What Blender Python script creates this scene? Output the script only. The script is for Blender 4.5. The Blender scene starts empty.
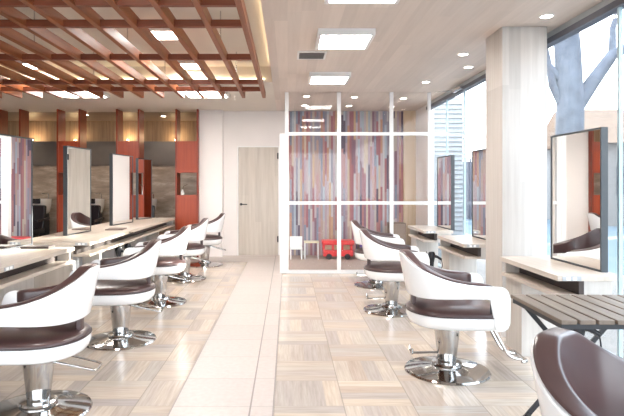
import bpy, math, random
from mathutils import Vector, Matrix
random.seed(7)
S = bpy.context.scene
COL = S.collection
PI = math.pi
# ------------------------------------------------------------------ camera
cam_d = bpy.data.cameras.new('camera'); cam = bpy.data.objects.new('camera', cam_d); COL.objects.link(cam)
cam.location = (0, 0, 1.3); cam.rotation_euler = (PI/2, 0, 0)
cam_d.sensor_width = 36; cam_d.lens = 543/624*36
cam_d.shift_x = 24.4/624; cam_d.shift_y = -23/624
cam_d.clip_start = .05; cam_d.clip_end = 300
S.camera = cam
# ------------------------------------------------------------------ world, sun, exposure
W = bpy.data.worlds.new('sky'); S.world = W; W.use_nodes = True
wn = W.node_tree.nodes; wl = W.node_tree.links
bg = wn['Background']
tcn = wn.new('ShaderNodeTexCoord'); sep = wn.new('ShaderNodeSeparateXYZ'); rmp = wn.new('ShaderNodeValToRGB')
wl.new(tcn.outputs['Generated'], sep.inputs[0]); wl.new(sep.outputs['Z'], rmp.inputs[0])
rmp.color_ramp.elements[0].position = 0.0; rmp.color_ramp.elements[0].color = (.93, .96, 1, 1)
rmp.color_ramp.elements[1].position = 0.7; rmp.color_ramp.elements[1].color = (.72, .86, 1, 1)
wl.new(rmp.outputs[0], bg.inputs['Color']); bg.inputs['Strength'].default_value = 3.6
sun_d = bpy.data.lights.new('sun', 'SUN'); sun = bpy.data.objects.new('sun', sun_d); COL.objects.link(sun)
sun_d.energy = 15; sun_d.angle = math.radians(1.2); sun_d.color = (1, .94, .84)
SUN_TRAVEL = Vector((-1, -.55, -.31))
sun.rotation_euler = SUN_TRAVEL.to_track_quat('-Z', 'Y').to_euler()
sun.location = (12, 6, 8)
def area(name, loc, rot, sx, sy, power, color, portal=False):
    d = bpy.data.lights.new(name, 'AREA'); d.shape = 'RECTANGLE'; d.size = sx; d.size_y = sy; d.energy = power; d.color = color
    o = bpy.data.objects.new(name, d); COL.objects.link(o); o.location = loc; o.rotation_euler = rot
    if portal: d.cycles.is_portal = True
    return o
area('daylight_portal', (2.46, 1.0, 1.35), (0, PI/2, 0), 2.6, 7.6, 1, (1, 1, 1), True)
area('daylight_portal', (2.46, 7.0, 1.35), (0, PI/2, 0), 2.6, 4.0, 1, (1, 1, 1), True)
area('daylight_portal', (-1.9, -3.75, 1.3), (-PI/2, 0, PI), 8.4, 2.6, 1, (1, 1, 1), True)
S.view_settings.view_transform = 'Standard'; S.view_settings.look = 'None'
S.view_settings.gamma = 1; S.view_settings.use_curve_mapping = False
S.view_settings.exposure = 1.2

# ------------------------------------------------------------------ node helper / materials
class NT:
    def __init__(s, name):
        s.m = bpy.data.materials.new(name); s.m.use_nodes = True
        s.t = s.m.node_tree; s.b = s.t.nodes['Principled BSDF']; s.out = s.t.nodes['Material Output']
    def n(s, typ, **kw):
        x = s.t.nodes.new(typ)
        for k, v in kw.items(): setattr(x, k, v)
        return x
    def put(s, v, sock):
        if hasattr(v, 'default_value') or hasattr(v, 'is_linked'): s.t.links.new(v, sock)
        else: sock.default_value = v
    def ma(s, op, a, b=None, c=None):
        x = s.n('ShaderNodeMath', operation=op); s.put(a, x.inputs[0])
        if b is not None: s.put(b, x.inputs[1])
        if c is not None: s.put(c, x.inputs[2])
        return x.outputs[0]
    def xyz(s):
        g = s.n('ShaderNodeNewGeometry'); p = s.n('ShaderNodeSeparateXYZ'); s.t.links.new(g.outputs['Position'], p.inputs[0])
        return p.outputs
    def obj(s):
        g = s.n('ShaderNodeTexCoord'); p = s.n('ShaderNodeSeparateXYZ'); s.t.links.new(g.outputs['Object'], p.inputs[0])
        return p.outputs
    def comb(s, a, b, c=0.0):
        x = s.n('ShaderNodeCombineXYZ'); s.put(a, x.inputs[0]); s.put(b, x.inputs[1]); s.put(c, x.inputs[2]); return x.outputs[0]
    def wnoise(s, v):
        x = s.n('ShaderNodeTexWhiteNoise', noise_dimensions='3D'); s.t.links.new(v, x.inputs['Vector']); return x.outputs['Value']
    def noise(s, v, scale, detail=3.0, rough=.5):
        x = s.n('ShaderNodeTexNoise'); s.t.links.new(v, x.inputs['Vector'])
        x.inputs['Scale'].default_value = scale; x.inputs['Detail'].default_value = detail; x.inputs['Roughness'].default_value = rough
        return x.outputs['Fac']
    def ramp(s, f, stops, interp='LINEAR'):
        x = s.n('ShaderNodeValToRGB'); x.color_ramp.interpolation = interp; s.t.links.new(f, x.inputs[0])
        e = x.color_ramp.elements
        while len(e) > 1: e.remove(e[-1])
        e[0].position = stops[0][0]; e[0].color = (*stops[0][1], 1)
        for p, c in stops[1:]:
            q = e.new(p); q.color = (*c, 1)
        return x.outputs[0]
    def mix(s, f, a, b, mode='MIX'):
        x = s.n('ShaderNodeMix', data_type='RGBA', blend_type=mode)
        s.put(f, x.inputs[0]); s.put(a if hasattr(a, 'links') else (*a, 1), x.inputs[6]); s.put(b if hasattr(b, 'links') else (*b, 1), x.inputs[7])
        return x.outputs[2]
    def base(s, c, rough=.5, metal=0.0, spec=.5, coat=0.0):
        if hasattr(c, 'links'): s.t.links.new(c, s.b.inputs['Base Color'])
        else: s.b.inputs['Base Color'].default_value = (*c, 1)
        s.b.inputs['Roughness'].default_value = rough; s.b.inputs['Metallic'].default_value = metal
        s.b.inputs['Specular IOR Level'].default_value = spec; s.b.inputs['Coat Weight'].default_value = coat
        return s.m
    def bump(s, h, strength=.2, dist=.01):
        x = s.n('ShaderNodeBump'); x.inputs['Strength'].default_value = strength; x.inputs['Distance'].default_value = dist
        s.t.links.new(h, x.inputs['Height']); s.t.links.new(x.outputs[0], s.b.inputs['Normal'])

def plain(name, c, rough=.5, metal=0.0, spec=.5, coat=0.0, var=.06, scale=8.0):
    """a flat colour with a faint procedural variation"""
    k = NT(name); o = k.n('ShaderNodeTexCoord').outputs['Object']
    f = k.noise(o, scale, 3.0)
    col = k.ramp(f, [(.3, tuple(v*(1-var) for v in c)), (.7, tuple(min(1, v*(1+var)) for v in c))])
    return k.base(col, rough, metal, spec, coat)
def emit(name, c, strength):
    k = NT(name); k.base(c, .5); k.b.inputs['Emission Color'].default_value = (*c, 1); k.b.inputs['Emission Strength'].default_value = strength
    return k.m
def glass(name, tint=(1, 1, 1), refl=.5):
    k = NT(name); k.t.nodes.remove(k.b)
    tr = k.n('ShaderNodeBsdfTransparent'); tr.inputs[0].default_value = (*tint, 1)
    gl = k.n('ShaderNodeBsdfGlossy'); gl.inputs['Roughness'].default_value = .01
    lw = k.n('ShaderNodeFresnel'); lw.inputs[0].default_value = 1.45
    f = k.ma('MULTIPLY', lw.outputs[0], refl)
    mx = k.n('ShaderNodeMixShader'); k.t.links.new(f, mx.inputs[0]); k.t.links.new(tr.outputs[0], mx.inputs[1]); k.t.links.new(gl.outputs[0], mx.inputs[2])
    k.t.links.new(mx.outputs[0], k.out.inputs[0])
    return k.m
def wood(name, c1, c2, axis, plank=None, rough=.5, grain=1.0, coat=0.0):
    """grain runs along axis (0,1,2); optional plank width across the other axes"""
    k = NT(name); p = k.xyz(); a = [p[0], p[1], p[2]]
    v = [k.ma('MULTIPLY', a[i], (1.3 if i == axis else 26.0)*grain) for i in range(3)]
    f = k.noise(k.comb(*v), 1.0, 4.0, .6)
    col = k.ramp(f, [(.25, c1), (.75, c2)])
    if plank:
        oth = [i for i in range(3) if i != axis]
        idx = k.ma('FLOOR', k.ma('DIVIDE', a[oth[0]], plank)); idy = k.ma('FLOOR', k.ma('DIVIDE', a[oth[1]], plank*4))
        off = k.ma('MULTIPLY', k.wnoise(k.comb(idx, 3.0)), 2.4)
        idz = k.ma('FLOOR', k.ma('DIVIDE', k.ma('ADD', a[axis], off), 2.4))
        r = k.wnoise(k.comb(idx, idy, idz))
        col = k.mix(1.0, col, k.ramp(r, [(0, (.86, .86, .86)), (1, (1, 1, 1))]), 'MULTIPLY')
    return k.base(col, rough, coat=coat)

M = {}
M['ceil_wood'] = wood('pale_ceiling_wood', (.72, .615, .54), (.79, .685, .61), 1, .11, .55)
M['post_wood'] = wood('whitewashed_post_wood', (.56, .505, .46), (.68, .63, .585), 2, .10, .5)
M['kid_post'] = wood('tan_post_wood', (.55, .40, .26), (.68, .53, .38), 2, None, .5)
M['door_wood'] = wood('greige_door_wood', (.50, .43, .36), (.64, .57, .50), 2, .12, .45)
M['beam'] = wood('red_brown_beam_wood', (.19, .046, .010), (.34, .098, .024), 1, None, .45)
M['beam_x'] = wood('red_brown_cross_beam_wood', (.15, .035, .012), (.25, .062, .022), 0, None, .5)
M['counter'] = wood('pale_oak_counter', (.50, .42, .35), (.62, .54, .465), 1, None, .32)
M['counter_side'] = wood('grey_oak_panel', (.46, .42, .38), (.58, .54, .50), 2, None, .5)
M['slat'] = wood('weathered_slat_wood', (.14, .105, .08), (.225, .175, .135), 1, None, .6)
M['red'] = wood('red_cabinet_wood', (.25, .030, .006), (.36, .055, .012), 2, None, .35)
M['dark_red'] = wood('dark_red_board_wood', (.18, .020, .005), (.26, .034, .008), 2, None, .4)
M['back_wood'] = wood('amber_cladding_wood', (.20, .13, .085), (.36, .26, .175), 2, .12, .6)
M['back_ceil'] = wood('brown_back_ceiling', (.20, .15, .12), (.27, .21, .17), 0, .15, .5)
M['dark_panel'] = plain('dark_grey_panel', (.10, .088, .08), .4)
M['plaster'] = plain('white_plaster', (.80, .74, .71), .7, var=.02, scale=2)
M['soffit'] = plain('cream_plaster', (.72, .67, .60), .8, var=.02, scale=2)
M['white_shell'] = plain('white_lacquer_shell', (.88, .88, .88), .25, coat=.4, var=.01)
M['brown'] = plain('brown_leatherette', (.075, .040, .038), .28, spec=.6, var=.12, scale=5)
M['seam'] = plain('brown_piping', (.05, .03, .03), .5)
M['chrome'] = plain('polished_chrome', (.50, .49, .48), .09, 1.0, var=.02)
M['steel'] = plain('brushed_steel', (.60, .60, .60), .25, 1.0, var=.04)
M['black'] = plain('matte_black_metal', (.018, .018, .022), .45)
M['black_gloss'] = plain('glossy_black_plastic', (.02, .02, .025), .2)
M['mirror_frame'] = plain('dark_grey_mirror_frame', (.05, .056, .062), .4, 0.0)
M['mirror'] = NT('mirror_silver').base((.86, .87, .86), .0, 1.0)
M['white_frame'] = plain('white_painted_metal', (.86, .85, .84), .35, var=.01)
M['fixture'] = plain('white_fixture_metal', (.84, .82, .80), .4, var=.01)
M['glass'] = glass('clear_glass', (.985, .99, .99), .4)
M['wglass'] = glass('window_glass', (.97, .99, 1), .18)
M['panel'] = emit('light_panel_diffuser', (1, .965, .92), 19)
M['down'] = emit('downlight_lens', (1, .92, .82), 10)
M['warm'] = emit('warm_lamp', (1, .74, .42), 12)
M['cove'] = emit('warm_cove_strip', (1, .80, .48), 3)
M['grey_frame'] = plain('light_grey_aluminium', (.48, .52, .54), .35, .4)
M['pale_frame'] = plain('pale_aqua_glass_joint', (.45, .58, .62), .3)
M['dark_frame'] = plain('dark_grey_blind_box', (.13, .13, .16), .5)
M['socket_white'] = plain('white_socket', (.85, .85, .85), .4)
M['socket_grey'] = plain('grey_socket_plate', (.42, .43, .45), .4)
M['grey_laminate'] = plain('pale_grey_blue_laminate', (.42, .43, .45), .5)
M['dark_slot'] = plain('dark_brown_lining', (.05, .035, .03), .6)
M['magazine'] = plain('brown_cover', (.16, .11, .09), .5)
M['stone'] = None
M['vent'] = plain('grey_vent_slats', (.16, .15, .145), .6)
M['basin'] = plain('white_ceramic', (.80, .78, .74), .15, coat=.5)
M['toy_red'] = plain('red_plastic', (.72, .05, .05), .35)
M['toy_purple'] = plain('purple_fabric', (.16, .10, .32), .8)
M['toy_pink'] = plain('pink_fabric', (.60, .30, .42), .8)
M['toy_cream'] = plain('cream_plastic', (.80, .72, .50), .4)
M['cabinet_brown'] = plain('brown_cabinet_board', (.22, .15, .11), .5)
M['pavement'] = plain('pink_beige_pavement', (.20, .17, .15), .8, var=.1, scale=2)
M['road'] = plain('pale_blue_grey_road', (.085, .12, .145), .8, var=.05, scale=.5)
M['bark'] = plain('blue_grey_bark', (.10, .11, .135), .9, var=.25, scale=6)
M['twig'] = plain('brown_twig', (.16, .11, .08), .9)
M['house_wall'] = plain('pale_house_render', (.20, .19, .185), .8)
M['roof'] = plain('brown_roof_boards', (.16, .10, .065), .8, var=.2, scale=3)
M['fence'] = plain('grey_fence_boards', (.10, .10, .12), .8, var=.15)
M['siding'] = plain('white_siding_boards', (.27, .29, .30), .6, var=.02)
M['carpet'] = plain('pinkish_brown_carpet', (.42, .32, .27), .9, var=.08, scale=20)
def mk_stone():
    k = NT('tan_marble_cladding'); p = k.xyz()
    v = k.comb(k.ma('MULTIPLY', p[0], 1.2), k.ma('MULTIPLY', p[1], 1.2), k.ma('MULTIPLY', p[2], 4.5))
    f = k.noise(v, 2.2, 6.0, .65)
    col = k.ramp(f, [(.3, (.21, .165, .13)), (.52, (.33, .27, .215)), (.62, (.46, .38, .31)), (.8, (.31, .25, .205))])
    return k.base(col, .35)
M['stone'] = mk_stone()
def mk_strips():
    k = NT('reclaimed_wood_strips'); p = k.xyz(); x, z = p[0], p[2]
    w = .038; L = .62
    c = k.ma('FLOOR', k.ma('DIVIDE', x, w))
    off = k.ma('MULTIPLY', k.wnoise(k.comb(c, 7.3)), 5.0)
    r = k.ma('FLOOR', k.ma('DIVIDE', k.ma('ADD', z, off), L))
    rn = k.wnoise(k.comb(c, r, 1.7))
    cols = [(.42,.18,.17),(.50,.42,.37),(.30,.27,.33),(.56,.50,.46),(.36,.14,.16),(.46,.31,.27),(.24,.25,.32),(.56,.36,.22),
            (.44,.32,.36),(.52,.48,.48),(.26,.14,.18),(.40,.44,.50),(.50,.26,.18),(.58,.46,.36),(.36,.26,.29),(.46,.24,.24),(.14,.10,.14),(.50,.40,.42)]
    col = k.ramp(rn, [(i/len(cols), q) for i, q in enumerate(cols)], 'CONSTANT')
    g = k.noise(k.comb(k.ma('MULTIPLY', x, 60.0), 0.0, k.ma('MULTIPLY', z, 3.0)), 1.0, 4.0, .6)
    col = k.mix(.6, col, k.ramp(g, [(.3, (.62, .62, .62)), (.7, (1, 1, 1))]), 'MULTIPLY')
    return k.base(col, .6)
M['strips'] = mk_strips()
def mk_floor():
    k = NT('parquet_tile_floor'); p = k.xyz(); T = .41
    x = k.ma('DIVIDE', k.ma('ADD', p[0], .079+T*40), T); y = k.ma('DIVIDE', k.ma('ADD', p[1], -3.195+T*40), T)
    i = k.ma('FLOOR', x); j = k.ma('FLOOR', y)
    fx = k.ma('FRACT', x); fy = k.ma('FRACT', y)
    par = k.ma('MODULO', k.ma('ADD', i, j), 2.0)          # 0/1 weave direction
    def lerp(a, b): return k.ma('ADD', k.ma('MULTIPLY', a, k.ma('SUBTRACT', 1.0, par)), k.ma('MULTIPLY', b, par))
    across = lerp(fx, fy)
    pk = k.ma('FLOOR', k.ma('MULTIPLY', across, 4.0))
    r = k.wnoise(k.comb(i, j, pk))
    along = lerp(p[1], p[0]); acr = lerp(p[0], p[1])
    g = k.noise(k.comb(k.ma('MULTIPLY', along, 3.5), k.ma('MULTIPLY', acr, 55.0), k.ma('MULTIPLY', r, 30.0)), 1.0, 4.0, .62)
    cols = [(0, (.56, .44, .35)), (.2, (.47, .41, .37)), (.4, (.63, .51, .41)), (.6, (.52, .46, .41)), (.8, (.66, .55, .45)), (1, (.46, .40, .37))]
    col = k.ramp(r, cols)
    col = k.mix(.85, col, k.ramp(g, [(.3, (.72, .71, .70)), (.68, (1.0, 1.0, 1.0))]), 'MULTIPLY')
    # joints between tiles
    ex = k.ma('MINIMUM', fx, k.ma('SUBTRACT', 1.0, fx)); ey = k.ma('MINIMUM', fy, k.ma('SUBTRACT', 1.0, fy))
    jx = k.ma('LESS_THAN', ex, .008); jy = k.ma('MULTIPLY', k.ma('LESS_THAN', ey, .006), .4)
    jj = k.ma('MAXIMUM', jx, jy)
    col = k.mix(k.ma('MULTIPLY', jj, .55), col, (.22, .19, .17))
    return k.base(col, .22, spec=.45)
M['floor'] = mk_floor()
def mk_path():
    k = NT('cream_path_tile'); p = k.xyz(); T = .46
    y = k.ma('FRACT', k.ma('DIVIDE', k.ma('ADD', p[1], -3.175+T*40), T)); e = k.ma('MINIMUM', y, k.ma('SUBTRACT', 1.0, y))
    jy = k.ma('LESS_THAN', e, .009)
    jx = k.ma('LESS_THAN', k.ma('ABSOLUTE', k.ma('ADD', p[0], .217)), .005)
    edge = k.ma('MAXIMUM', k.ma('LESS_THAN', p[0], -.668), k.ma('GREATER_THAN', p[0], -.087))
    edge = k.ma('MULTIPLY', edge, k.ma('LESS_THAN', p[1], 9.17))
    jj = k.ma('MAXIMUM', k.ma('MAXIMUM', jx, k.ma('MULTIPLY', jy, .45)), edge)
    i = k.ma('FLOOR', k.ma('DIVIDE', k.ma('ADD', p[1], -3.175+T*40), T))
    r = k.wnoise(k.comb(i, k.ma('LESS_THAN', p[0], -.217)))
    f = k.noise(k.comb(p[0], p[1]), 30.0, 4.0)
    col = k.ramp(f, [(.3, (.55, .475, .435)), (.7, (.61, .535, .495))])
    col = k.mix(1.0, col, k.ramp(r, [(0, (.94, .94, .94)), (1, (1, 1, 1))]), 'MULTIPLY')
    col = k.mix(k.ma('MULTIPLY', jj, .85), col, (.22, .18, .16))
    return k.base(col, .35, spec=.4)
M['path'] = mk_path()

# ------------------------------------------------------------------ mesh builder
class MB:
    def __init__(s): s.v = []; s.f = []
    def add(s, vs, fs):
        o = len(s.v); s.v += [tuple(v) for v in vs]; s.f += [tuple(o+i for i in f) for f in fs]; return s
    def box(s, x0, x1, y0, y1, z0, z1):
        return s.add([(x0,y0,z0),(x1,y0,z0),(x1,y1,z0),(x0,y1,z0),(x0,y0,z1),(x1,y0,z1),(x1,y1,z1),(x0,y1,z1)],
                     [(3,2,1,0),(4,5,6,7),(0,1,5,4),(1,2,6,5),(2,3,7,6),(3,0,4,7)])
    def rings(s, rings, closed=True, cap=True):
        n = len(rings[0]); vs = [p for r in rings for p in r]; fs = []
        for a in range(len(rings)-1):
            for b in range(n if closed else n-1):
                c = (b+1) % n
                fs.append((a*n+b, a*n+c, (a+1)*n+c, (a+1)*n+b))
        if cap:
            fs.append(tuple(reversed(range(n)))); fs.append(tuple((len(rings)-1)*n+i for i in range(n)))
        return s.add(vs, fs)
    def lathe(s, prof, c=(0,0,0), n=40):
        return s.rings([[(c[0]+r*math.cos(2*PI*k/n), c[1]+r*math.sin(2*PI*k/n), c[2]+z) for k in range(n)] for r, z in prof])
    def tube(s, pts, r, n=8):
        pts = [Vector(p) for p in pts]; rs = r if isinstance(r, (list, tuple)) else [r]*len(pts)
        rings = []; prev = None
        for i, p in enumerate(pts):
            d = (pts[min(i+1, len(pts)-1)] - pts[max(i-1, 0)]).normalized()
            if prev is None:
                u = d.orthogonal().normalized()
            else:
                u = (prev - d*prev.dot(d)).normalized()
            prev = u; w = d.cross(u)
            rings.append([tuple(p + (u*math.cos(2*PI*k/n) + w*math.sin(2*PI*k/n))*rs[i]) for k in range(n)])
        return s.rings(rings)
    def bar(s, a, b, w, h):
        """rectangular bar between two points (w sideways, h upward-ish)"""
        a = Vector(a); b = Vector(b); d = (b-a).normalized()
        up = Vector((0, 0, 1)) if abs(d.z) < .9 else Vector((0, 1, 0))
        sd = d.cross(up).normalized(); up = sd.cross(d).normalized()
        r = lambda p: [tuple(p+sd*sx*w/2+up*sz*h/2) for sx, sz in ((-1,-1),(1,-1),(1,1),(-1,1))]
        return s.rings([r(a), r(b)])
    def build(s, name, mat, parent=None, smooth=False, bevel=0.0, seg=2, loc=None):
        me = bpy.data.meshes.new(name); me.from_pydata(s.v, [], s.f); me.update()
        me.materials.append(mat)
        import bmesh
        bm = bmesh.new(); bm.from_mesh(me); bmesh.ops.recalc_face_normals(bm, faces=bm.faces)
        bm.to_mesh(me); bm.free()
        if smooth:
            for p in me.polygons: p.use_smooth = True
            try: me.set_sharp_from_angle(angle=math.radians(40))
            except Exception: pass
        o = bpy.data.objects.new(name, me); COL.objects.link(o)
        if parent: o.parent = parent
        if loc: o.location = loc
        if bevel:
            b = o.modifiers.new('bevel', 'BEVEL'); b.width = bevel; b.segments = seg; b.limit_method = 'ANGLE'; b.angle_limit = math.radians(40)
        return o
def B(*a): return MB().box(*a)
def fillet(pts, r=.04, n=5):
    out = [Vector(pts[0])]
    for i in range(1, len(pts)-1):
        p = Vector(pts[i]); a = Vector(pts[i-1]); b = Vector(pts[i+1])
        ra = min(r, (a-p).length*.45); rb = min(r, (b-p).length*.45)
        p0 = p+(a-p).normalized()*ra; p1 = p+(b-p).normalized()*rb
        for k in range(n+1):
            t = k/n; out.append(p0*(1-t)**2 + p*2*t*(1-t) + p1*t*t)
    out.append(Vector(pts[-1])); return out
def struct(name, mb, mat, parent=None, **k):
    o = mb.build(name, mat, parent, **k)
    if not parent: o['kind'] = 'structure'
    return o
def thing(name, label, cat, loc=(0,0,0), rz=0.0, group=None):
    o = bpy.data.objects.new(name, None); COL.objects.link(o); o.location = loc; o.rotation_euler = (0, 0, rz)
    o.empty_display_size = .1
    o['label'] = label; o['category'] = cat
    if group: o['group'] = group
    return o
def tag(o, label, cat, group=None):
    o['label'] = label; o['category'] = cat
    if group: o['group'] = group
    return o
def kids(o): return [c for c in ALL if c.parent == o]
def copy_tree(o, parent=None):
    c = o.copy(); COL.objects.link(c)
    if parent: c.parent = parent
    for ch in [x for x in bpy.data.objects if x.parent == o]: copy_tree(ch, c)
    return c
def dup(root, loc, rz=None, label=None):
    c = copy_tree(root); c.location = loc
    if rz is not None: c.rotation_euler = (0, 0, rz)
    if label: c['label'] = label
    return c

# ------------------------------------------------------------------ room shell
Y0W = 10.12; ZC = 2.66; YB = 10.0; XW = 2.35; XL = -6.6; YN = -3.5
struct('floor', B(XL, 2.42, YN, 13.2, -.12, 0), M['floor'])
pth = MB().box(-.677, -.079, YN, 7.93, 0, .004).box(-3.2, -.02, 9.17, YB, 0, .004).box(-.677, -.02, 7.93, 9.17, 0, .004)
struct('floor_path', pth, M['path'])
struct('floor_carpet', B(.02, XW-.02, 8.03, YB, 0, .006), M['carpet'])
struct('ceiling', B(-.2, 2.42, YN, YB+.12, ZC, ZC+.35), M['ceil_wood'])
struct('ceiling_soffit', B(XL, -.2, 7.2, Y0W, ZC, ZC+.35), M['soffit'])
struct('ceiling_soffit', B(XL, -.2, YN, .4, ZC, ZC+.35), M['soffit'])
struct('ceiling_back', B(XL, -1.0, Y0W, 13.2, ZC, ZC+.35), M['back_ceil'])
struct('ceiling_recess', B(XL, -.2, .4, 7.2, 2.87, ZC+.35), M['soffit'])
struct('wall_far', B(-1.18, 0.0, YB, YB+.12, 0, ZC), M['plaster'])
struct('wall_far', B(-1.60, -1.18, YB-.16, YB+.12, 0, ZC), M['plaster'])
struct('wall_far_striped', B(0.0, 2.13, YB, YB+.12, 0, ZC), M['strips'])
struct('trim_1', B(2.13, 2.36, YB-.04, YB+.12, 0, ZC), M['kid_post'])
struct('wall_right', B(XW, XW+.1, 9.08, YB+.12, 0, ZC), M['plaster'])
struct('wall_left', B(XL-.12, XL, YN, 13.2, 0, ZC+.35), M['plaster'])
struct('wall_near', MB().box(XL, -6.0, YN-.12, YN, 0, ZC+.35).box(2.2, 2.42, YN-.12, YN, 0, ZC+.35).box(-6.0, 2.2, YN-.12, YN, 0, .1).box(-6.0, 2.2, YN-.12, YN, 2.5, ZC+.35), M['plaster'])
w6 = bpy.data.objects.new('window_6', None); COL.objects.link(w6); w6['kind'] = 'structure'; w6.location = (-1.9, YN-.06, 0)  # unseen shop window, added to bring daylight in from behind the camera
fr = MB().box(-4.1, 4.1, -.03, .03, .1, .15).box(-4.1, 4.1, -.03, .03, 2.45, 2.5)
for x in (-4.1, -2.05, -.02, 2.05, 4.06): fr.box(x, x+.04, -.03, .03, .15, 2.45)
fr.build('window_frame', M['grey_frame'], w6)
B(-4.06, 4.06, -.004, .004, .15, 2.45).build('pane', M['wglass'], w6)
struct('wall_shampoo_back', B(XL, -1.0, 11.55, 11.67, 0, ZC), M['back_wood'])
struct('wall_shampoo_cladding', B(XL, -1.0, 11.25, 11.45, 0, 1.70), M['stone'])
struct('wall_shampoo_band', B(XL, -1.0, 11.23, 11.45, 1.70, 2.20), M['dark_panel'])
struct('wall_shampoo_side', B(-1.1, -1.0, YB+.12, 11.23, 0, ZC), M['stone'])
struct('column', B(1.842, 2.228, 4.66, 5.05, 0, ZC), M['post_wood'], bevel=.004)
struct('baseboard_column', MB().box(1.828, 2.228, 4.648, 4.66, 0, .07).box(1.828, 1.842, 4.66, 5.05, 0, .07), M['plaster'])
struct('baseboard_far', MB().box(-1.6, -1.18, YB-.172, YB-.16, .004, .05).box(-1.18, -.95, YB-.012, YB, .004, .05).box(-.13, -.0, YB-.012, YB, .004, .05), M['plaster'])
# window wall along the right
def window(n, y0, y1):
    w = bpy.data.objects.new('window_%d' % n, None); COL.objects.link(w); w['kind'] = 'structure'; w.location = (XW, (y0+y1)/2, 0)
    L = (y1-y0)/2
    fr = MB().box(-.012, .012, -L, -L+.012, .06, 2.56).box(-.012, .012, L-.012, L, .06, 2.56)
    fr.build('window_frame', M['pale_frame'], w)
    B(-.04, .05, -L, L, 0, .06).build('sill', M['grey_frame'], w)
    B(-.02, .05, -L, L, 2.605, ZC).build('head_frame', M['grey_frame'], w)
    B(-.035, .05, -L, L, 2.555, 2.605).build('blind_box', M['dark_frame'], w)
    B(-.004, .004, -L+.012, L-.012, .06, 2.555).build('pane', M['wglass'], w)
window(1, -3.4, .1); window(2, .1, 3.84); window(3, 3.84, 7.21); window(4, 7.21, 8.0); window(5, 8.0, 9.08)
# glass door closer at the head of window 4
dc = thing('door_closer', 'grey metal door closer arm under the ceiling above the far window pane', 'door closer', (XW-.06, 7.3, 2.52))
B(-.03, .02, -.16, .16, .045, .09).build('closer_body', M['steel'], dc, bevel=.004)
MB().bar((-.01, -.1, .045), (-.22, .32, .08), .02, .012).build('closer_arm', M['steel'], dc)
# door in the far wall
d1 = bpy.data.objects.new('door_1', None); COL.objects.link(d1); d1['kind'] = 'structure'; d1.location = (-.54, YB, 0)
B(-.362, .362, -.012, 0.0, .012, 1.992).build('door_leaf', M['door_wood'], d1, bevel=.002)
MB().box(-.385, -.368, -.018, 0, .004, 2.012).box(.368, .385, -.018, 0, .004, 2.012).box(-.385, .385, -.018, 0, 1.998, 2.015).build('door_frame', M['fixture'], d1)
h = MB().lathe([(.001,-.0),(.024,0),(.024,.008),(.001,.008)], n=16); h.v = [(x-.315, -.012-z, y+.945) for x, y, z in h.v]
h.tube([(-.315, -.012, .945), (-.315, -.055, .945), (-.20, -.06, .945)], .009)
h.build('door_handle', M['black'], d1, smooth=True)
for z in (.25, 1.78):
    B(.348, .372, -.022, -.012, z, z+.11).build('hinge', M['black'], d1)

# ------------------------------------------------------------------ glass partition
gp = thing('glass_partition', 'white framed floor to ceiling glass partition in front of the colourful striped wall', 'glass partition', (0, 7.98, 0))
for x, w in ((-.012, .055), (.755, .055), (1.525, .05)):
    B(x-w/2, x+w/2, -.03, .03, .006, ZC).build('post', M['white_frame'], gp)
B(2.06, 2.10, -.03, .03, .006, ZC).build('post', M['white_frame'], gp)
B(-.115, -.04, -.045, .03, .006, 2.05).build('jamb', M['white_frame'], gp, bevel=.004)
for z, hh in ((.02, .05), (1.03, .045), (2.045, .045)):
    B(-.04 if z > .1 else -.1, 2.33, -.026, .026, z-hh/2+.006, z+hh/2+.006).build('rail', M['white_frame'], gp)
for x0, x1 in ((.016, .727), (.783, 1.50), (1.55, 2.06), (2.10, 2.33)):
    for z0, z1 in ((.051, 1.013), (1.058, 2.028), (2.073, ZC)):
        B(x0, x1, -.004, .004, z0, z1).build('glass_pane', M['glass'], gp)

# ------------------------------------------------------------------ ceiling lights
def panel(x0, y0, zc, label, sx=.49, sy=.49, depth=.055):
    t = thing('ceiling_light', label, 'ceiling light', (x0+sx/2, y0+sy/2, zc), 0, 'square ceiling light boxes')
    f = MB(); f.box(-sx/2-.03, sx/2+.03, -sy/2-.03, sy/2+.03, -.02, 0)
    f.box(-sx/2-.03, -sx/2, -sy/2-.03, sy/2+.03, -depth, -.02).box(sx/2, sx/2+.03, -sy/2-.03, sy/2+.03, -depth, -.02)
    f.box(-sx/2, sx/2, -sy/2-.03, -sy/2, -depth, -.02).box(-sx/2, sx/2, sy/2, sy/2+.03, -depth, -.02)
    f.build('fixture_frame', M['fixture'], t)
    B(-sx/2, sx/2, -sy/2, sy/2, -depth+.004, -.02).build('diffuser', M['panel'], t)
    return t
panel(.295, 3.42, ZC, 'square light box in the pale wood ceiling nearest the top edge', .47, .47)
panel(.295, 4.74, ZC, 'middle square light box in the pale wood ceiling, beside the vent', .44, .47)
panel(.295, 6.55, ZC, 'small farthest square light box in the pale wood ceiling', .44, .47)
panel(-1.45, 1.9, 2.87, 'light box above the timber lattice nearest the viewer')
panel(-1.38, 5.36, 2.87, 'light box above the timber lattice, second from the far soffit', .27, .30)
panel(-1.40, 6.80, 2.87, 'light box above the timber lattice near the far soffit edge', .27, .30)
panel(-3.40, 6.80, 2.87, 'light box above the left half of the timber lattice', .27, .30)
panel(-1.46, 7.50, ZC, 'bright light box on the cream soffit above the red shelf column', .56, .62)
panel(-3.30, 7.50, ZC, 'bright light box on the cream soffit at left behind the lattice ends', .60, .62)
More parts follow.
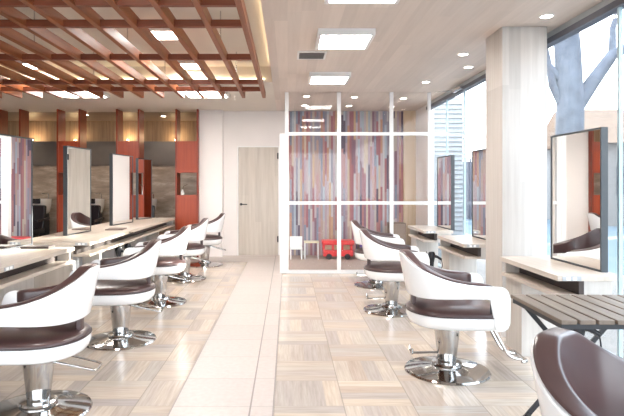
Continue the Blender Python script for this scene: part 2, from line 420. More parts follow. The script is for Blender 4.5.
def cove(x0, x1, y0, y1, label, z=2.82):
    t = thing('cove_light', label, 'light strip', ((x0+x1)/2, (y0+y1)/2, z))
    cx, cy = (x1-x0)/2, (y1-y0)/2
    B(-cx, cx, -cy, cy, 0, .02).build('strip_housing', M['fixture'], t)
    B(-cx+.004, cx-.004, -cy+.004, cy-.004, .02, .035).build('light_strip', M['cove'], t)
cove(-.219, -.202, .6, 7.0, 'warm light strip along the edge of the pale wood ceiling above the lattice')
cove(-6.3, -.3, 7.165, 7.195, 'warm light strip along the far edge of the recess above the lattice', 2.672)
dl = [(.29, 8.29, 'downlight at left just behind the glass partition'), (1.03, 8.38, 'downlight in the middle just behind the glass partition'),
      (1.81, 8.5, 'downlight at right just behind the glass partition'), (.29, 9.25, 'downlight at left near the striped wall'),
      (1.05, 9.3, 'middle downlight near the striped wall'), (1.80, 9.4, 'right downlight near the striped wall'),
      (2.08, 4.36, 'round downlight in front of the pale wood column'), (1.82, 5.63, 'round downlight just behind and left of the wood column'),
      (2.08, 6.24, 'round downlight behind the wood column close to the windows'), (1.82, 7.15, 'small round downlight before the glass partition, by windows')]
def downlight(x, y, z, label):
    t = thing('downlight', label, 'downlight', (x, y, z), 0, 'round recessed downlights')
    MB().lathe([(.058, 0), (.058, -.006), (.045, -.008), (.045, 0)], n=24).build('trim_ring', M['fixture'], t, smooth=True)
    MB().lathe([(.001, -.004), (.045, -.0085), (.045, -.001), (.001, -.001)], n=24).build('lens', M['down'], t)
    return t
for x, y, l in dl: downlight(x, y, ZC, l)
av = thing('air_vent', 'grey slotted air vent in the pale wood ceiling beside the light box', 'air vent', (.25, 5.67, ZC))
MB().box(-.15, .15, -.16, -.14, -.014, 0).box(-.15, .15, .14, .16, -.014, 0).box(-.15, -.13, -.14, .14, -.014, 0).box(.13, .15, -.14, .14, -.014, 0).build('vent_frame', M['fixture'], av)
sl = MB().box(-.13, .13, -.14, .14, -.002, 0)
for i in range(11): sl.box(-.13, .13, -.132+i*.025, -.120+i*.025, -.012, -.002)
sl.build('vent_slats', M['vent'], av)

# ------------------------------------------------------------------ timber lattice
lat = thing('timber_lattice', 'red brown timber lattice hung below the recessed ceiling at left', 'ceiling lattice', (-3.3, 4.2, 2.5))
ZB = 2.5
for k in range(22):
    x = -.325 - .28*k
    B(x-.022+3.3, x+.022+3.3, .5-4.2, 7.5-4.2, 0, .088).build('long_beam', M['beam'], lat, bevel=.003)
for y in (1.5, 2.55, 3.63, 4.12, 5.2, 6.45, 6.94):
    B(XL+.02+3.3, -.345+3.3, y-4.2, y+.045-4.2, .002, .057).build('cross_beam', M['beam_x'], lat, bevel=.003)
for x in (-.605, -1.445, -2.285, -3.125, -3.965, -4.805):
    for y in (3.2, 4.9, 6.4):
        MB().tube([(x+3.3, y-4.2, .084), (x+3.3, y-4.2, .37)], .006, 6).build('hanging_rod', M['steel'], lat)
def spot(x, y, label):
    t = thing('pendant_spotlight', label, 'spotlight', (x, y, 2.87), 0, 'small spotlights above the lattice')
    MB().tube([(0, 0, 0), (0, 0, -.16)], .005, 6).build('stem', M['white_frame'], t)
    MB().lathe([(.018, -.15), (.024, -.19), (.034, -.215), (.028, -.214), (.02, -.20)], n=16).build('lamp_shade', M['white_frame'], t, smooth=True)
    MB().lathe([(.001, -.20), (.024, -.205), (.024, -.209), (.001, -.21)], n=12).build('bulb', M['down'], t)
spot(-1.70, 5.75, 'small white spotlight above the lattice right of centre')
spot(-2.45, 4.55, 'small white spotlight above the lattice at centre')
spot(-3.74, 4.55, 'small white spotlight above the left part of the lattice')

# ------------------------------------------------------------------ red shelf columns
Y0 = 9.72
def red_bay(x0, x1, label):
    t = thing('shelf_column', label, 'shelf column', ((x0+x1)/2, Y0+.16, 0), 0, 'red wooden shelf columns')
    w = (x1-x0)/2
    for s in (-1, 1):
        B(s*w-(.03 if s > 0 else 0), s*w+(.03 if s < 0 else 0), -.16, .16, 0, ZC).build('side_board', M['dark_red'], t)
    B(-w+.03, w-.03, -.15, .14, 1.52, 2.085).build('upper_cabinet', M['red'], t)
    B(-w+.03, w-.03, -.15, .14, .06, 1.12).build('lower_cabinet', M['red'], t)
    return t
bx = [(-2.011, -1.60, 'red shelf column next to the white wall, at the far end of the counter'),
      (-3.074, -2.654, 'red shelf column second from the white wall'),
      (-4.136, -3.715, 'red shelf column third from the white wall, behind the tall mirrors'),
      (-5.20, -4.78, 'red shelf column at the far left edge of the view')]
for a in bx: red_bay(*a)
vase = thing('shelf_ornament', 'small white ornament on the opening of the rightmost red shelf column', 'ornament', (-1.9, Y0+.1, 1.12))
MB().lathe([(.001, 0), (.03, 0), (.036, .03), (.02, .07), (.012, .10), (.001, .10)], n=20).build('vase_body', M['basin'], vase, smooth=True)
MB().tube([(0, 0, .10), (.02, 0, .16), (.09, .0, .19)], .006).build('sprig', M['twig'], vase)
# warm uplights behind the stone cladding
for x in (-5.35, -4.45, -3.35, -2.35, -1.5):
    t = thing('trough_light', 'warm lamp glowing above the stone ledge, ' + {-5.35:'far left of all', -4.45:'left of the third red column', -3.35:'between the second and third red columns', -2.35:'between the two rightmost red columns', -1.5:'seen inside the rightmost red column'}[x], 'lamp', (x, 11.38, 2.20), 0, 'warm lamps on the stone ledge')
    MB().lathe([(.03, 0), (.03, .03), (.022, .03)], n=16).build('lamp_base', M['black'], t)
    MB().lathe([(.001, .03), (.02, .03), (.02, .05), (.001, .055)], n=12).build('bulb', M['warm'], t)
    pd = bpy.data.lights.new('lamp_light', 'POINT'); pd.energy = 2.5; pd.color = (1, .70, .38); pd.shadow_soft_size = .03
    po = bpy.data.objects.new('lamp_light', pd); COL.objects.link(po); po.parent = t; po.location = (0, 0, .09)
for x, y, l in ((-5.6, 10.7, 'downlight in the shampoo area far left'), (-3.9, 10.5, 'downlight in the shampoo area behind third red column'), (-2.45, 10.7, 'downlight in the shampoo area near the white wall')):
    dt = downlight(x, y, ZC, l)
    sd_ = bpy.data.lights.new('lamp_light', 'SPOT'); sd_.energy = 22; sd_.color = (1, .86, .68); sd_.spot_size = 2.3; sd_.spot_blend = .6; sd_.shadow_soft_size = .04
    so = bpy.data.objects.new('lamp_light', sd_); COL.objects.link(so); so.parent = dt; so.location = (0, 0, -.02)

# ------------------------------------------------------------------ styling chair
def smooth(a, b, x):
    t = max(0, min(1, (x-a)/(b-a))); return t*t*(3-2*t)
def path_pt(s):
    """plan of the wrap-round shell, s in [-1,1]; front = +x"""
    a = abs(s); sg = 1 if s >= 0 else -1
    if a < .55:                       # curved back
        th = a/.55*PI/2
        c, q = math.cos(th), math.sin(th)
        n = 2.2
        x = -.28*abs(c)**(2/n); y = .285*abs(q)**(2/n)
        x += .02
    else:
        t = (a-.55)/.45; x = .02+.315*t; y = .285 + .003*t*t
    return Vector((x, sg*y, 0))
def resample(fn, n, lo, hi):
    K = 600; P = [fn(lo+(hi-lo)*i/K) for i in range(K+1)]; d = [0]
    for i in range(K): d.append(d[-1]+(P[i+1]-P[i]).length)
    out = []; j = 0
    for k in range(n+1):
        L = d[-1]*k/n
        while j < K-1 and d[j+1] < L: j += 1
        t = (L-d[j])/max(1e-9, d[j+1]-d[j]); out.append((lo+(hi-lo)*(j+t)/K))
    return out
def ztop(s):
    a = abs(s); K = [(0,.832),(.07,.828),(.17,.782),(.275,.738),(.42,.692),(.58,.658),(.75,.645),(1.01,.64)]
    for (a0, v0), (a1, v1) in zip(K, K[1:]):
        if a <= a1:
            i = K.index((a0, v0)); t = (a-a0)/(a1-a0)
            m0 = 0 if i == 0 else (v1-K[i-1][1])/(a1-K[i-1][0])
            m1 = 0 if i+2 >= len(K) else (K[i+2][1]-v0)/(K[i+2][0]-a0)
            h = a1-a0
            return (2*t**3-3*t*t+1)*v0+(t**3-2*t*t+t)*h*m0+(-2*t**3+3*t*t)*v1+(t**3-t*t)*h*m1
    return .64
def zbot(s):
    a = abs(s); return .545 + .012*smooth(.2, .6, a)
def lean(s, z):
    a = abs(s); k = .17*(1-smooth(.1, .75, a)) + .03
    return (z-.47)*k
def frame_at(s):
    e = 1e-3; p0 = path_pt(max(-1, s-e)); p1 = path_pt(min(1, s+e)); d = (p1-p0).normalized()
    return path_pt(s), Vector((-d.y, d.x, 0))
def rrect(hz, th, r, n=3):
    """rounded rectangle profile: (offset, z) pairs, offset 0..-th inward"""
    pts = []
    for cx, cz, a0 in ((-r, hz-r, 0), (-th+r, hz-r, 90), (-th+r, -hz+r, 180), (-r, -hz+r, 270)):
        for k in range(n+1):
            a = math.radians(a0+90*k/n); pts.append((cx+r*math.cos(a), cz+r*math.sin(a)))
    # insert mid points on the long vertical sides for curvature
    return pts
def shell_mesh():
    mb = MB(); ss = resample(path_pt, 110, -1, 1); rings = []
    for s in ss:
        a = abs(s); p, nr = frame_at(s)
        x = p.x
        zt = ztop(s); zb = zbot(s)
        if p.x > .16:                              # front loop that turns down to the seat pan
            zb = zb - (zb-.348)*smooth(.205, .25, p.x)
            u = max(0, (p.x-.27)/.065); zt = zt - .065*(1-math.sqrt(max(0, 1-min(1, u)**2)))
            zb = zb + .05*(1-math.sqrt(max(0, 1-min(1, u)**2)))
        hz = (zt-zb)/2; zc = (zt+zb)/2; th = .028
        ring = []
        prof = rrect(hz, th, .010)
        for o, z in prof:
            zz = zc+z; q = p + nr*(o+lean(s, zz)); ring.append((q.x, q.y, zz))
        rings.append(ring)
    mb.rings(rings); return mb
def liner_mesh():
    mb = MB(); ss = resample(path_pt, 90, -.86, .86); rings = []
    for s in ss:
        a = abs(s); p, nr = frame_at(s)
        e = max(0, (a-.74)/.12); rd = 1-math.sqrt(max(0, 1-min(1, e)**2))
        zt = ztop(s)+.012-.03*rd*0; zb = zbot(s)+.005
        hz = (zt-zb)/2*(1-.35*rd); zc = (zt+zb)/2; zc -= 0
        th = .055*(1-.75*rd)+.004
        ring = []
        for o, z in rrect(hz, th, min(.018, th*.45), 4):
            zz = zc+z
            # the rim rolls over the top edge of the shell
            roll = .021*smooth(zt-.018, zt-.004, zz)*(1-rd)
            q = p + nr*(o*(1 if o < -.02 else 1)-.026+lean(s, zz)+roll*(1 if o > -th*.6 else 0)); ring.append((q.x, q.y, zz))
        rings.append(ring)
    mb.rings(rings); return mb
def pan_outline(inset, n=64):
    pts = []
    for k in range(n):
        t = 2*PI*k/n; c, q = math.cos(t), math.sin(t)
        e = 2.25 if c < 0 else 7.0
        ax = .295 if c < 0 else .312
        x = (ax-inset)*(abs(c)**(2/e))*(1 if c >= 0 else -1); y = (.284-inset)*(abs(q)**(2/e))*(1 if q >= 0 else -1)
        pts.append((x+.015, y))
    return pts
def make_chair(label, lever_z=.22, group='white and brown styling chairs'):
    t = thing('styling_chair', label, 'chair', (0,0,0), 0, group)
    shell_mesh().build('backrest_shell', M['white_shell'], t, smooth=True)
    liner_mesh().build('backrest_lining', M['brown'], t, smooth=True)
    pan = MB(); pan.rings([[(x, y, z) for x, y in pan_outline(i)] for i, z in ((.10,.338),(.045,.343),(.018,.357),(.006,.380),(.0,.405),(.0,.430),(.006,.436))])
    pan.build('seat_pan', M['white_shell'], t, smooth=True)
    cu = MB(); cu.rings([[(x, y, z - (.012 if x < -.1 else 0)*0) for x, y in pan_outline(i)] for i, z in ((.008,.436),(.002,.442),(.004,.452),(.014,.462),(.045,.476),(.10,.486),(.20,.492))])
    cu.build('seat_cushion', M['brown'], t, smooth=True)
    pp = [(x, y, .438) for x, y in pan_outline(-.001)]; pp.append(pp[0])
    MB().tube(pp, .0045, 6).build('seat_piping', M['seam'], t, smooth=True)
    for sg in (-1, 1):
        q = []
        p, nr = frame_at(sg*.36); zt = ztop(sg*.36)+.0125; zb = zbot(sg*.36)
        for k in range(9):
            zz = zb+.02+(zt-zb-.04)*k/8; v = p+nr*(-.026-.0595+lean(sg*.36, zz)); q.append((v.x, v.y, zz))
        MB().tube(q, .0022, 6).build('lining_seam', M['seam'], t, smooth=True)
    B(-.250, -.215, -.03, .03, .42, .60).build('back_bracket', M['brown'], t, bevel=.01)
    for s in (-1, 1):
        MB().box(.215, .245, s*.262-.006, s*.262+.006, .45, .57).build('side_trim', M['black'], t, bevel=.004)
    MB().lathe([(.29,0),(.292,.006),(.285,.016),(.26,.022),(.16,.036),(.12,.042),(.10,.046)], n=56).build('base_disc', M['chrome'], t, smooth=True)
    MB().lathe([(.10,.04),(.105,.055),(.10,.066),(.062,.07)], n=40).build('collar', M['chrome'], t, smooth=True)
    MB().lathe([(.060,.05),(.066,.10),(.077,.20),(.085,.28),(.087,.33),(.087,.345)], n=40).build('pump_column', M['chrome'], t, smooth=True)
    B(-.10, .10, -.09, .09, .315, .340).build('seat_bracket', M['black'], t, bevel=.006)
    z = lever_z
    if z > .2:
        pl = [(-.05, -.07, z+.10), (-.10, -.10, z+.06), (-.33, -.10, z), (-.34, .03, z), (-.12, .06, z+.06), (-.05, .06, z+.08)]
        MB().tube(fillet(pl, .025), .006).build('pump_lever', M['chrome'], t, smooth=True)
    else:
        pl = [(-.05, 0, z), (-.22, 0, z-.005), (-.25, 0, z-.005)]
        MB().tube(pl, .008).tube(fillet([(-.25, -.05, z+.035), (-.25, -.045, z-.002), (-.25, .045, z-.002), (-.25, .05, z+.035)], .012), .008).build('pump_lever', M['chrome'], t, smooth=True)
    for s in (-1, 1):
        MB().tube(fillet([(.26, s*.07, .35), (.29, s*.07, .33), (.40, s*.07, .125), (.50, s*.07, .105)], .05), .011).build('footrest_arm', M['chrome'], t, smooth=True)
    MB().tube(fillet([(.47, -.115, .11), (.505, -.11, .108), (.505, .11, .108), (.47, .115, .11)], .02), .013).build('footrest_bar', M['chrome'], t, smooth=True)
    return t
r1 = make_chair('nearest full white chair of the right row, side on beside the wood column', .13)
r1.location = (1.115, 3.80, 0); r1.rotation_euler = (0, 0, math.radians(-3))
dup(r1, (1.075, 5.62, 0), math.radians(-4), 'middle chair of the right row, half hidden behind the nearest white one')
dup(r1, (1.15, 7.03, 0), math.radians(-6), 'farthest chair of the right row, in front of the glass partition')
dup(r1, (1.02, 1.47, 0.0), math.radians(-50), 'large brown lined chair cut off at the bottom right corner')
l1 = make_chair('nearest chair of the left row, cut off by the left edge', .24)
l1.location = (-1.43, 3.12, 0); l1.rotation_euler = (0, 0, math.radians(180+2))
for x, y, a, l in ((-1.395, 4.54, 4, 'second chair of the left row, with its whole round chrome base in view'),
                   (-1.41, 6.0, 3, 'third chair of the left row, middle of the five'),
                   (-1.42, 7.5, 4, 'fourth chair of the left row, second from the white wall'),
                   (-1.34, 8.8, 5, 'last chair of the left row, against the white wall')):
    dup(l1, (x, y, 0), math.radians(180+a), l)

# ------------------------------------------------------------------ counters and mirrors
def counter(x, y0, y1, side, label, ped, outlet=True):
    """side=+1: right row (front edge faces -x); local x runs away from the aisle"""
    t = thing('styling_counter', label, 'counter', (x, (y0+y1)/2, 0), 0, 'styling counters')
    L = (y1-y0)/2; sx = side
    def bb(a, b, *r): return B(min(a*sx, b*sx), max(a*sx, b*sx), *r)
    D = .375 if side > 0 else .80
    bb(0, D, -L, L, .685, .72).build('countertop', M['counter'], t, bevel=.002)
    bb(.01, .18, -L+.02, L-.01, .570, .597).build('lower_shelf', M['counter'], t, bevel=.002)
    bb(.17, D-.02, -L+.01, L-.01, .570, .684).build('body', M['counter_side'], t, bevel=.002)
    bb(.14, .172, -L+.005, L-.005, .597, .684).build('slot_lining', M['dark_slot'], t)
    bb(.03, .14, L-.05, L-.02, .597, .684).build('slot_end', M['counter_side'], t)
    for p0, p1 in ped:
        bb(.05 if side > 0 else .22, D-.02, p0-(y0+y1)/2, p1-(y0+y1)/2, 0, .57).build('pedestal', M['counter_side'], t, bevel=.002)
    if outlet:
        pl = bb(.03, .15, -L-.005, -L, .688, .716).build('outlet_plate', M['socket_grey'], t)
        for i in range(2):
            bb(.055+i*.04, .08+i*.04, -L-.008, -L-.005, .692, .712).build('socket', M['socket_white'], pl)
    return t
c1 = counter(1.725, 3.47, 4.42, 1, 'pale wood counter under the large mirror, in front of the wood column', [(4.12, 4.42)])
counter(1.725, 5.32, 6.27, 1, 'pale wood counter just behind the wood column', [(5.97, 6.27)])
counter(1.725, 6.88, 7.80, 1, 'farthest right pale wood counter, before the glass partition', [(7.5, 7.8)])
ca = counter(-2.0, 2.6, 5.10, -1, 'near left pale wood counter with sockets in its front edge', [(4.2, 4.75), (2.7, 3.1)], False)
cb = counter(-2.0, 5.5, 9.66, -1, 'long pale wood counter running to the red shelf columns', [(5.56, 5.62), (6.4, 6.48), (7.9, 7.98), (9.3, 9.38)])
pl = B(-.004, 0, -.13, .0, .689, .716).build('outlet_plate', M['socket_grey'], ca); pl.location = (.004, .11, 0)
for i in range(2):
    B(0, .003, -.11+i*.05, -.075+i*.05, .693, .713).build('socket', M['socket_white'], pl)
# panel below the left counters
for (a, b), c in (((2.6, 5.0), ca), ((5.62, 9.3), cb)):
    yc = c.location.y
    B(-.44, -.42, a-yc, b-yc, 0, .57).build('back_panel', M['grey_laminate'], c)
def mirror(x, y0, y1, side, label, ztop=1.70, rz=0):
    t = thing('styling_mirror', label, 'mirror', (x, y0, .72), rz, 'tall framed styling mirrors')
    L = y1-y0; H = ztop-.72; s = side; f = .014
    def bb(a, b, *r): return B(min(a*s, b*s), max(a*s, b*s), *r)
    fr = MB()
    for r in ((0, f, 0, H), (L-f, L, 0, H), (f, L-f, 0, f), (f, L-f, H-f, H)):
        fr.box(min(0, .045*s), max(0, .045*s), *r)
    fr.box(min(.02*s, .045*s), max(.02*s, .045*s), f, L-f, f, H-f)
    fr.build('mirror_frame', M['mirror_frame'], t)
    B(min(.004*s, .02*s), max(.004*s, .02*s), f, L-f, f, H-f).build('mirror_glass', M['mirror'], t)
    return t
mirror(2.08, 3.60, 4.27, 1, 'large dark framed mirror nearest on the right, before the window', 1.685, math.radians(1.1))
mirror(2.08, 5.40, 6.13, 1, 'mirror half hidden behind the wood column', 1.685)
mirror(2.09, 6.94, 7.60, 1, 'small farthest mirror of the right row, reflecting striped wall', 1.685)
mirror(-2.53, 4.52, 5.25, -1, 'nearest left mirror at the left edge, reflecting the striped wall', 1.75, math.radians(-5.3))
mirror(-2.52, 6.20, 6.82, -1, 'second left mirror, reflecting the pale door', 1.75, math.radians(-5))
mirror(-2.49, 7.72, 8.45, -1, 'third left mirror, reflecting plain white wall', 1.75, math.radians(-7))
mirror(-2.5, 9.08, 9.55, -1, 'farthest left mirror, reflecting a red shelf column', 1.75, math.radians(-15))
# small things on and under the counters
o = B(-.11, .11, -.15, .15, 0, .012).build('magazine', M['magazine'], bevel=.003, loc=(-2.24, 7.1, .72)); o.rotation_euler = (0, 0, .1)
tag(o, 'closed brown magazine lying on the long left counter', 'magazine')
o = B(-.13, .13, -.07, .07, 0, .022).build('tray', M['dark_slot'], bevel=.006, loc=(-2.30, 5.0, .72))
tag(o, 'small dark brown tray on the near left counter beside its mirror', 'tray')
def ring_holder(x, y, label, s):
    t = thing('dryer_holder', label, 'dryer holder', (x, y, .70), 0, 'silver ring dryer holders')
    pts = [(.03*math.cos(a)*1+s*.03, .03*math.sin(a), 0) for a in [2*PI*k/20 for k in range(21)]]
    MB().tube(pts, .005, 6).build('holder_ring', M['chrome'], t, smooth=True)
    MB().box(min(0, .012*s)-.002, max(0, .012*s), -.012, .012, -.01, .01).build('holder_plate', M['steel'], t)
ring_holder(-2.0, 6.85, 'silver ring holder on the front edge of the long left counter', 1)
ring_holder(-2.0, 3.05, 'silver ring holder on the near left counter front edge', 1)
def dryer(x, y, z, label, s=1):
    t = thing('hair_dryer', label, 'hair dryer', (x, y, z), 0, 'black hanging hair dryers')
    b = MB().lathe([(.001,-.09),(.022,-.09),(.026,-.03),(.036,.02),(.04,.06),(.03,.085),(.001,.09)], n=20)
    b.build('dryer_barrel', M['black_gloss'], t, smooth=True)
    MB().tube([(0, 0, .045), (.06*s, 0, .03), (.11*s, 0, 0)], [.018, .016, .013], 10).build('dryer_handle', M['black_gloss'], t, smooth=True)
    MB().tube(fillet([(.11*s, 0, 0), (.13*s, .01, -.09), (.05*s, .02, -.16), (-.05*s, .02, -.08), (-.05, .02, .09)], .05), .004, 6).build('power_cord', M['black'], t, smooth=True)
dryer(-2.06, 6.62, .46, 'black hair dryer hanging under the long left counter, nearer one')
dryer(-2.06, 7.0, .46, 'black hair dryer hanging under the long left counter, farther one')
dryer(1.605, 6.05, .47, 'black hair dryer hanging at the counter behind the wood column')
dryer(1.44, 2.70, .555, 'black hair dryer hanging below the slatted folding table')

# ------------------------------------------------------------------ folding slatted table
ft = thing('folding_table', 'weathered wooden slat folding table on black metal crossed legs', 'table', (1.50, 2.67, 0), math.radians(-1))
for i in range(8):
    x0 = -.29+i*.082
    B(x0, x0+.070, -.285, .285, .685, .705).build('slat', M['slat'], ft, bevel=.003)
for y in (-.262, .255):
    B(-.285, .36, y-.011, y+.011, .662, .684).build('frame_rail', M['black'], ft)
B(-.285, -.265, -.25, .244, .664, .684).build('frame_rail', M['black'], ft)
for y in (-.235, .235):
    MB().bar((-.24, y, .662), (.31, y-.02, .011), .012, .024).build('leg', M['black'], ft)
    MB().bar((.31, y+.012, .662), (-.27, y+.0, .011), .012, .024).build('leg', M['black'], ft)
MB().bar((-.22, -.235, .07), (-.22, .235, .07), .014, .014).build('stretcher', M['black'], ft)
MB().bar((.26, -.255, .07), (.26, .215, .07), .014, .014).build('stretcher', M['black'], ft)

# ------------------------------------------------------------------ shampoo units in the back room
def shampoo(x, label):
    t = thing('shampoo_unit', label, 'shampoo chair', (x, 10.95, 0), 0, 'shampoo chairs with white basins')
    # basin: rounded tub with a neck notch
    rings = []
    for z, w, d in ((.70,.15,.16),(.76,.22,.20),(.90,.245,.22),(1.02,.25,.23)):
        ring = []
        for k in range(32):
            a = 2*PI*k/32; c, q = math.cos(a), math.sin(a)
            zz = z
            if z > 1.0 and q < -.6: zz = z - .09*smooth(.45, .1, abs(c))
            ring.append((w*abs(c)**.6*(1 if c > 0 else -1)-.05, d*abs(q)**.6*(1 if q > 0 else -1), zz))
        rings.append(ring)
    inner = [[(p[0]*.86-.007, p[1]*.86, p[2]) for p in rings[-1]], [(p[0]*.7, p[1]*.7, .86) for p in rings[-1]]]
    MB().rings(rings+inner).build('basin', M['basin'], t, smooth=True)
    B(-.12, .12, -.24, -.215, .93, 1.03).build('neck_rest', M['black_gloss'], t, bevel=.02)
    B(-.15, .12, -.02, .20, 0, .72).build('pedestal', M['black'], t, bevel=.02)
    MB().bar((0, -.30, .42), (0, -.22, .90), .46, .10).build('backrest', M['black_gloss'], t, bevel=.03)
    B(-.24, .24, -.85, -.28, .36, .47).build('seat', M['black_gloss'], t, bevel=.03)
    for s in (-1, 1):
        MB().bar((s*.27, -.75, .62), (s*.27, -.2, .64), .06, .05).build('armrest', M['black_gloss'], t, bevel=.015)
    B(-.16, .16, -.7, -.35, 0, .36).build('seat_base', M['black'], t, bevel=.02)
    MB().tube(fillet([(.1, .18, 1.0), (.1, .18, 1.14), (.02, .05, 1.12)], .04), .012).build('faucet', M['chrome'], t, smooth=True)
shampoo(-5.0, 'shampoo chair with white basin in the back room, leftmost')
shampoo(-3.92, 'middle shampoo chair with white basin, seen between tall mirrors')
shampoo(-2.85, 'shampoo chair with white basin nearest the rightmost red column')
bt = thing('bottle', 'dark bottle standing by the counter end in front of the shampoo area', 'bottle', (-2.45, 9.55, .72))
MB().lathe([(.001,0),(.026,0),(.028,.02),(.028,.09),(.012,.12),(.011,.15),(.001,.15)], n=18).build('bottle_body', M['black_gloss'], bt, smooth=True)
MB().lathe([(.014,.15),(.014,.175),(.001,.175)], n=14).build('cap', M['black'], bt)

# ------------------------------------------------------------------ children's corner behind the glass
tb = thing('toy_bus', 'red toy bus with cream windows on the carpet behind the glass', 'toy', (.88, 9.55, .006))
B(-.26, .26, -.12, .12, .05, .16).build('bus_body', M['toy_red'], tb, bevel=.015)
B(-.28, .28, -.14, .14, .25, .33).build('bus_roof', M['toy_red'], tb, bevel=.02)
for x in (-.25, -.09, .07, .23):
    B(x-.018, x+.018, -.12, .12, .16, .25).build('window_post', M['toy_red'], tb)
B(-.25, .25, -.02, .02, .16, .25).build('window_band', M['toy_cream'], tb)
for x in (-.16, .16):
    for y in (-.125, .125):
        w = MB().lathe([(.001,-.012),(.045,-.012),(.05,0),(.045,.012),(.001,.012)], n=20); w.v = [(a+x, c+y, b+.05) for a, b, c in w.v]
        w.build('wheel', M['black'], tb, smooth=True)
bn = thing('storage_bin', 'purple fabric toy bin with a pink side behind the glass', 'toy bin', (1.37, 9.5, .006))
MB().rings([[(-.14,-.14,0),(.14,-.14,0),(.14,.14,0),(-.14,.14,0)],[(-.16,-.16,.28),(.16,-.16,.28),(.16,.16,.28),(-.16,.16,.28)],[(-.14,-.14,.28),(.14,-.14,.28),(.14,.14,.28),(-.14,.14,.28)],[(-.13,-.13,.03),(.13,-.13,.03),(.13,.13,.03),(-.13,.13,.03)]]).build('bin_body', M['toy_purple'], bn, bevel=.006)
B(-.02, .12, -.158, -.148, .06, .22).build('side_panel', M['toy_pink'], bn, bevel=.003)
kt = thing('small_table', 'small low white table behind the glass, left of the toy bus', 'table', (.42, 9.6, .006))
B(-.13, .13, -.13, .13, .28, .30).build('tabletop', M['toy_cream'], kt, bevel=.005)
for sx in (-1, 1):
    for sy in (-1, 1): B(sx*.115-.01, sx*.115+.01, sy*.115-.01, sy*.115+.01, 0, .28).build('leg', M['white_frame'], kt)
kc = thing('small_chair', 'small white child chair at the left end behind the glass', 'chair', (.15, 9.55, .006))
B(-.11, .11, -.11, .11, .17, .19).build('seat', M['white_frame'], kc, bevel=.005)
B(-.11, .11, .10, .12, .19, .38).build('backrest', M['white_frame'], kc, bevel=.005)
for sx in (-1, 1):
    for sy in (-1, 1): B(sx*.095-.01, sx*.095+.01, sy*.095-.01, sy*.095+.01, 0, .17).build('leg', M['white_frame'], kc)
cb2 = thing('low_cabinet', 'brown low cabinet in the right corner behind the glass partition', 'cabinet', (1.95, 9.72, .006))
MB().box(-.14, .14, -.15, .15, .04, .62).build('cabinet_body', M['cabinet_brown'], cb2, bevel=.005)
B(-.13, .13, -.165, -.151, .06, .60).build('cabinet_door', M['cabinet_brown'], cb2, bevel=.003)
B(-.12, .12, -.12, .12, 0, .04).build('plinth', M['black'], cb2)

# ------------------------------------------------------------------ outside
struct('ground_sidewalk', B(-12, 5.2, -6.5, -3.62, -.25, -.10), M['pavement'])
struct('ground_sidewalk', B(2.42, 5.2, -3.62, 40, -.25, -.10), M['pavement'])
struct('ground_road', MB().box(5.2, 80, -40, 120, -.30, -.14).box(-30, 5.2, -40, -6.5, -.30, -.14), M['road'])
sd = B(2.47, 3.3, 10.25, 10.34, -.1, 2.95)
for i in range(34): sd.add([(2.46, 10.25, -.08+i*.088), (3.31, 10.25, -.08+i*.088), (3.31, 10.225, -.08+i*.088), (2.46, 10.225, -.08+i*.088), (2.46, 10.25, -.0+i*.088), (3.31, 10.25, -.0+i*.088)], [(0,1,2,3),(3,2,5,4),(0,3,4),(1,5,2)])
tag(sd.build('siding_wall', M['siding']), 'white horizontal siding panel outside beyond the farthest window', 'outdoor wall')
def limb(mb, pts, r0, r1):
    n = len(pts); mb.tube(pts, [r0+(r1-r0)*i/(n-1) for i in range(n)], 12)
tr = thing('street_tree', 'large bare street tree with grey trunk outside the window', 'tree', (4.25, 8.2, -.1))
mb = MB(); limb(mb, [(0,0,0),(.01,0,.8),(0,0,1.8),(.02,0,2.6),(-.02,0,3.4),(-.1,0,4.6),(-.05,0,6.5)], .22, .17); mb.build('trunk', M['bark'], tr, smooth=True)
for pts, a, b in (([(.05,0,2.5),(.35,0,2.95),(.62,-.05,3.35),(1.0,-.1,3.55),(1.5,-.1,3.75)], .12, .05),
                  ([(.62,-.05,3.32),(.72,.1,3.8),(.9,.1,4.4)], .06, .03),
                  ([(-.05,0,2.9),(-.3,0,3.2),(-.5,.05,3.15)], .07, .03),
                  ([(-.05,0,2.5),(-.25,0,2.9),(-.32,0,3.3),(-.45,0,3.9)], .07, .03),
                  ([(0,0,3.7),(.35,0,4.3),(.9,0,4.9)], .09, .04)):
    mb = MB(); limb(mb, pts, a, b); mb.build('branch', M['bark'], tr, smooth=True)
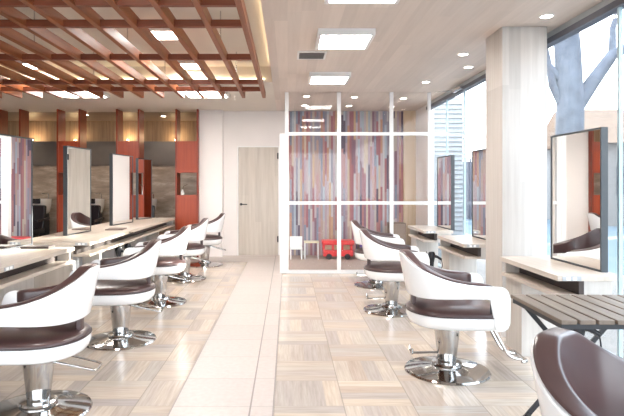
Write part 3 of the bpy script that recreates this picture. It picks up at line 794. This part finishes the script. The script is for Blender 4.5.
def far_tree(x, y, h, label):
    t = thing('distant_tree', label, 'tree', (x, y, -.14), 0, 'bare trees across the road')
    mb = MB(); limb(mb, [(0,0,0),(.05,0,h*.5),(0,0,h)], .16, .05); mb.build('trunk', M['twig'], t, smooth=True)
    mb = MB()
    for k in range(60):
        a = random.uniform(0, 2*PI); z0 = random.uniform(h*.35, h*.95); L = random.uniform(.8, 2.2)
        p = Vector((0, 0, z0)); q = p+Vector((math.cos(a)*L, math.sin(a)*L, random.uniform(.1, .9)))
        m_ = (p+q)/2+Vector((0, 0, .15)); mb.tube([p, m_, q], [.03, .02, .006], 5)
        for _ in range(4):
            b = random.uniform(0, 2*PI); s = m_.lerp(q, random.random()); mb.tube([s, s+Vector((math.cos(b)*.5, math.sin(b)*.5, random.uniform(-.1, .5)))], [.012, .005], 4)
    o = mb.build('twigs', M['twig'], t)
far_tree(8.2, 28, 5.0, 'brown bare tree across the road, left of the wood column')
far_tree(17.5, 27, 5.0, 'brown bare tree across the road, right of the street tree')
fc = MB().box(5.8, 9.6, 23, 23.1, -.14, 2.3)
for i in range(20): fc.box(5.8+i*.19, 5.86+i*.19, 22.95, 23, -.14, 2.45)
tag(fc.build('board_fence', M['fence']), 'grey upright board fence across the road, seen between right mirrors', 'fence')
hs = thing('distant_house', 'pale house with brown timber roof across the road at right', 'house', (13.5, 19, -.14))
B(-2.6, 2.6, 0, 4, 0, 2.9).build('house_wall', M['house_wall'], hs)
MB().rings([[(-3.0,-.3,2.9),(3.0,-.3,2.9),(3.0,4.3,2.9),(-3.0,4.3,2.9)],[(-3.0,1.6,4.3),(3.0,1.6,4.3),(3.0,2.4,4.3),(-3.0,2.4,4.3)]]).build('roof', M['roof'], hs)
for x in (-1.6, .2, 1.6): B(x-.4, x+.4, -.03, .0, 1.1, 2.1).build('window', M['fence'], hs)

rw = thing('sun_blocker_house', 'long two step house added out of view across the road to block direct sun', 'house', (13, 7, -.14))  # added out of view; its stepped height keeps direct sun off the floor
MB().box(-1.5, 3, -12, 5.3, 0, 5.7).box(-1.5, 3, 5.3, 9.0, 0, 4.3).build('house_wall', M['house_wall'], rw)
for y0, y1, z in ((-12.4, 5.4, 5.7), (5.4, 9.3, 4.3)):
    MB().rings([[(-2,y0,z),(3.4,y0,z),(3.4,y1,z),(-2,y1,z)],[(.4,y0,z+.7),(1.0,y0,z+.7),(1.0,y1,z+.7),(.4,y1,z+.7)]]).build('roof', M['roof'], rw)
for y in (-10, -7, -4, -1, 2, 5): B(-1.53, -1.5, y, y+1.2, 1.0, 2.3).build('window', M['fence'], rw)
